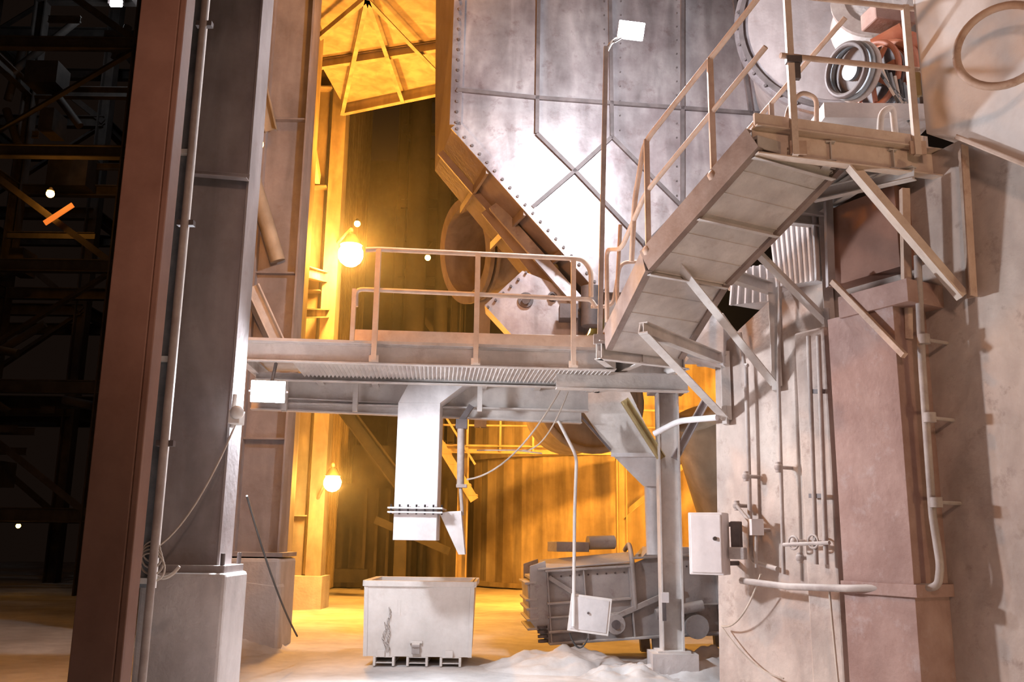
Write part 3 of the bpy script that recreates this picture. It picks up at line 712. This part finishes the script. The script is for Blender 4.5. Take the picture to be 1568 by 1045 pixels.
# ---------------------------------------------------------------- round drum duct and drive at upper right
b=B("rotary_drum")
c=P(1300,20,10.6); ax=Vector((-.35,-1,.05)).normalized()
b.cyl(c,c-ax*1.6,1.3,m_col,64); b.ring(c,ax,1.44,1.26,.08,m_hop,64); b.ring(c+ax*.05,ax,1.38,1.32,.06,m_rib,64)
for i in range(36):
    t,x,y=b.frame(c,c+ax); a=2*math.pi*i/36; d=x*math.cos(a)+y*math.sin(a); b.cyl(c+d*1.40,c+d*1.40+ax*.07,.02,m_rib,6)
b.cyl(c+ax*.0,c+ax*.06,1.26,m_col,64)
b.cyl(c+ax*.06+Vector((.3,0,-.3)),c+ax*.8+Vector((.3,0,-.3)),.55,m_conc,40,r2=.42); b.ring(c+ax*.8+Vector((.3,0,-.3)),ax,.52,.36,.06,m_pipe,40)
b.done()
b=B("drive_coupling")
c=P(1350,118,8.7); ax=Vector((-.90,-.42,-.08)).normalized()
b.torus(c-ax*.1,ax,.35,.055,m_red,40); b.ring(c-ax*.12,ax,.30,.2,.14,m_red,36); b.cyl(c-ax*.5,c+ax*.45,.1,m_blue,24)
b.torus(c+ax*.12,ax,.33,.03,m_red,40); b.ring(c+ax*.02,ax,.31,.1,.03,m_rib,40)
for k in range(3): b.torus(c+ax*(.34+.075*k),ax,.28-.01*k,.03,(m_pipe,m_blue,m_rib)[k],40)
b.ring(c+ax*.36,ax,.26,.10,.1,m_rib,30)
for i in range(8):
    t,x,y=b.frame(c,c+ax); a=2*math.pi*i/8; b.beam(c+ax*.14,c+ax*.14+(x*math.cos(a)+y*math.sin(a))*.3,.03,.05,m_red)
b.cyl(c-ax*.7+Z*.1,c-ax*.3+Z*.1,.2,m_blue,24)
b.box(P(1330,190,8.6),(1.1,.6,.16),m_conc); b.box(P(1385,160,8.6),(.2,.25,.3),m_blue); b.cyl(P(1375,85,8.8),P(1400,60,8.8),.1,m_red)
for k in range(8): b.path(cat(P(1335+k*7,92+k*5,8.35),P(1384+k*2,150+k*4,8.35),.05+.03*k),.017,(m_blk,m_blue,m_rope)[k%3],8,0)
b.done(.01)
b=B("brick_lining"); b.box(P(1360,30,9.2),(.5,.3,.2),m_duct,rz=.2); b.cyl(P(1340,75,9.2),P(1385,50,9.0),.12,m_red); b.done(.02)
# ---------------------------------------------------------------- background tank
b=B("storage_tank")
cx,cy,Rt=5.2,35.5,7.6
n=120; Ht=7.2
vs=[];fs=[]
for i in range(n):
    a=2*math.pi*i/n; r=Rt+(.05 if i%2 else 0)
    vs+=[(cx+r*math.cos(a),cy+r*math.sin(a),0),(cx+r*math.cos(a),cy+r*math.sin(a),Ht)]
for i in range(n): fs.append((2*i,2*((i+1)%n),2*((i+1)%n)+1,2*i+1))
b.add(vs,fs,m_tank); b.add([v for v in vs if v[2]==Ht],[tuple(range(n))],m_tank)
for z in(.1,4.2,Ht): b.ring((cx,cy,z),(0,0,1),Rt+.15,Rt-.1,.14,m_tank,96)
b.done()
b=B("tank_walkway")
Yw=26.5
for z in(4.05,):
    b.beam((-2.2,Yw,z),(7.5,Yw,z),.25,.22,m_or,'I'); b.prism([(-2.2,Yw,z+.1),(7.5,Yw,z+.1),(7.5,Yw+1.0,z+.1),(-2.2,Yw+1.0,z+.1)],(0,0,.05),m_or)
for i in range(11):
    x=-2.2+i*.95; b.beam((x,Yw-.05,4.0),(x,Yw-.05,5.25),.06,.06,m_or)
b.cyl((-2.2,Yw-.05,5.25),(7.5,Yw-.05,5.25),.04,m_or); b.cyl((-2.2,Yw-.05,4.75),(7.5,Yw-.05,4.75),.03,m_or)
for x in(-1.35,3.2,6.9): b.beam((x,Yw+.1,0),(x,Yw+.1,4),.3,.3,m_or,'H',up=Vector((0,1,0)))
b.beam((3.2,Yw+.1,2.2),(5.4,Yw+.1,4),.14,.14,m_or,'L')
b.beam((-2.1,Yw-.3,4.3),(-1.0,Yw-.3,2.6),.08,.25,m_or); b.beam((-2.1,Yw-.3,5.3),(-1.0,Yw-.3,3.6),.06,.06,m_or)
for i in range(6): b.box((-2.0+i*.19,Yw-.3+.3,4.2-i*.29),(.25,.7,.04),m_or)
b.done()
pl("added_fill_light",(1.8,22.5,6.3),SOD,3500,.3,'SPOT',(2.2,27,2.5),150,.5)
pl("added_fill_light",(4.9,19.0,3.6),SOD,4200,.3,'SPOT',(1.6,28,2.8),110,.6)  # added fill, hidden behind the right wall, to brighten the tank
pl("added_fill_light",(-2.4,17.6,8.0),SOD,1000,.3,'SPOT',(-2.2,17.2,12),150,.5)
b=B("added_fill_lamp"); b.sph((1.8,22.5,6.75),.18,m_sod); b.path([(1.8,22.5,6.9),(1.8,22.6,7.6),(1.8,26.6,7.6)],.04,m_or); b.beam((1.8,26.6,4.2),(1.8,26.6,7.7),.1,.1,m_or); b.done()
b=B("round_pipe")
c=P(905,612,15); b.torus(c,(.2,-1,.1),.86,.06,m_or,40); b.cyl(c,c+Vector((-.3,1.5,0)),.8,m_or,32)
c=P(1070,640,15); b.cyl(c,c+Vector((.6,.8,-1.5)),.5,m_or,32); b.done()
# ---------------------------------------------------------------- dark plant behind the columns
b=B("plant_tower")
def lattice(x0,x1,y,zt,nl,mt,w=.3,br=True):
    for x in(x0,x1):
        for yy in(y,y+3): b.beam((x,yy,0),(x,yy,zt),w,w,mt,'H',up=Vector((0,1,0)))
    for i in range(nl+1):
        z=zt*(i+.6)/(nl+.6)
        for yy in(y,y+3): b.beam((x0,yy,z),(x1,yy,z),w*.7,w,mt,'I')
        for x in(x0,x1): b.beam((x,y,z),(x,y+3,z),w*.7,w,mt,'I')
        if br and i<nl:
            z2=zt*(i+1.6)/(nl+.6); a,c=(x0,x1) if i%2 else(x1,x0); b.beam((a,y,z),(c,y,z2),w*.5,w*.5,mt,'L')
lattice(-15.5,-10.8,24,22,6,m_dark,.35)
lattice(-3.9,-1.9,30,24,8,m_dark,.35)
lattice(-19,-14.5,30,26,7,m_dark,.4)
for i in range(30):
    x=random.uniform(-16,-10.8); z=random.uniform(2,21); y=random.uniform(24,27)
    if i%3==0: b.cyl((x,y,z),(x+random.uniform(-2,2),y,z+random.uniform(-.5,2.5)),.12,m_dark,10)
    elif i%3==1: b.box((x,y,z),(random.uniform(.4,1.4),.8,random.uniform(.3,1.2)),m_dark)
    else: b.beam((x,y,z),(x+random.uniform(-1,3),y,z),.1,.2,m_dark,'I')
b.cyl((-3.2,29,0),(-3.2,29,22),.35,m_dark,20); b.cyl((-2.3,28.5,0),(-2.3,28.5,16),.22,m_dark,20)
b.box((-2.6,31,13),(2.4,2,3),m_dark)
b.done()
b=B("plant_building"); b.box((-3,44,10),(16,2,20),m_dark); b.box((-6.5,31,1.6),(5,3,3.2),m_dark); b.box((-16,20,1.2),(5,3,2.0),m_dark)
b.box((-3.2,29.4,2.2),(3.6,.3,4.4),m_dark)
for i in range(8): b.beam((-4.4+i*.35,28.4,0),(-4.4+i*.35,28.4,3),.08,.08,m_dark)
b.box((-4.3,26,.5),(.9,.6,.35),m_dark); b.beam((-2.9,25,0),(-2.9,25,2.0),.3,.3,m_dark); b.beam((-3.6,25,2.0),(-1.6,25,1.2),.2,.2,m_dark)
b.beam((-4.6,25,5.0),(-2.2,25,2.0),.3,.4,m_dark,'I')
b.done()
b=B("reddish_panel"); c=P(90,328,23.8); b.box(c,(.9,.05,.14),m_panel,R=Matrix.Rotation(-.65,3,'Y')); b.done()  # tilted reddish panel with its own emission
b=B("led_floodlight"); b.box(P(178,5,26),(.35,.1,.2),m_led); b.box(P(178,0,26.15),(.45,.15,.3),m_rib); b.cyl(P(178,0,26.2),P(178,-30,26.2),.03,m_rib); b.done()
pl("flood_light",P(178,12,25.4),(.9,.95,1),90,.1)
# ---------------------------------------------------------------- yard lamps behind the photographer
pl("yard_lamp",(1.5,-2.5,6.5),(1,.62,.45),1000,.4,'SPOT',(2.0,8.5,3.2),70,.7)
pl("yard_lamp",(6.0,3.2,.8),(1,.72,.42),200,.25)
pl("yard_lamp",(-1.0,1.0,4.5),(1,.62,.50),150,.3,'SPOT',(-2.15,8,3.4),52,.8)
# airborne cement dust hanging in the yard behind the walkway
hz=B("airborne_dust"); m_hz=bpy.data.materials.new("airborne_dust"); m_hz.use_nodes=True
nt=m_hz.node_tree; nt.nodes.remove(nt.nodes["Principled BSDF"]); vsn=nt.nodes.new("ShaderNodeVolumeScatter"); vsn.inputs["Density"].default_value=.009; vsn.inputs["Anisotropy"].default_value=.6
nt.links.new(vsn.outputs[0],nt.nodes["Material Output"].inputs["Volume"])
hz.box((.5,24,5.7),(9.5,16,11.4),m_hz); hz.done()
w=bpy.data.worlds.new("night_sky"); S.world=w; w.use_nodes=True
w.node_tree.nodes["Background"].inputs[0].default_value=(.05,.03,.022,1); w.node_tree.nodes["Background"].inputs[1].default_value=.12
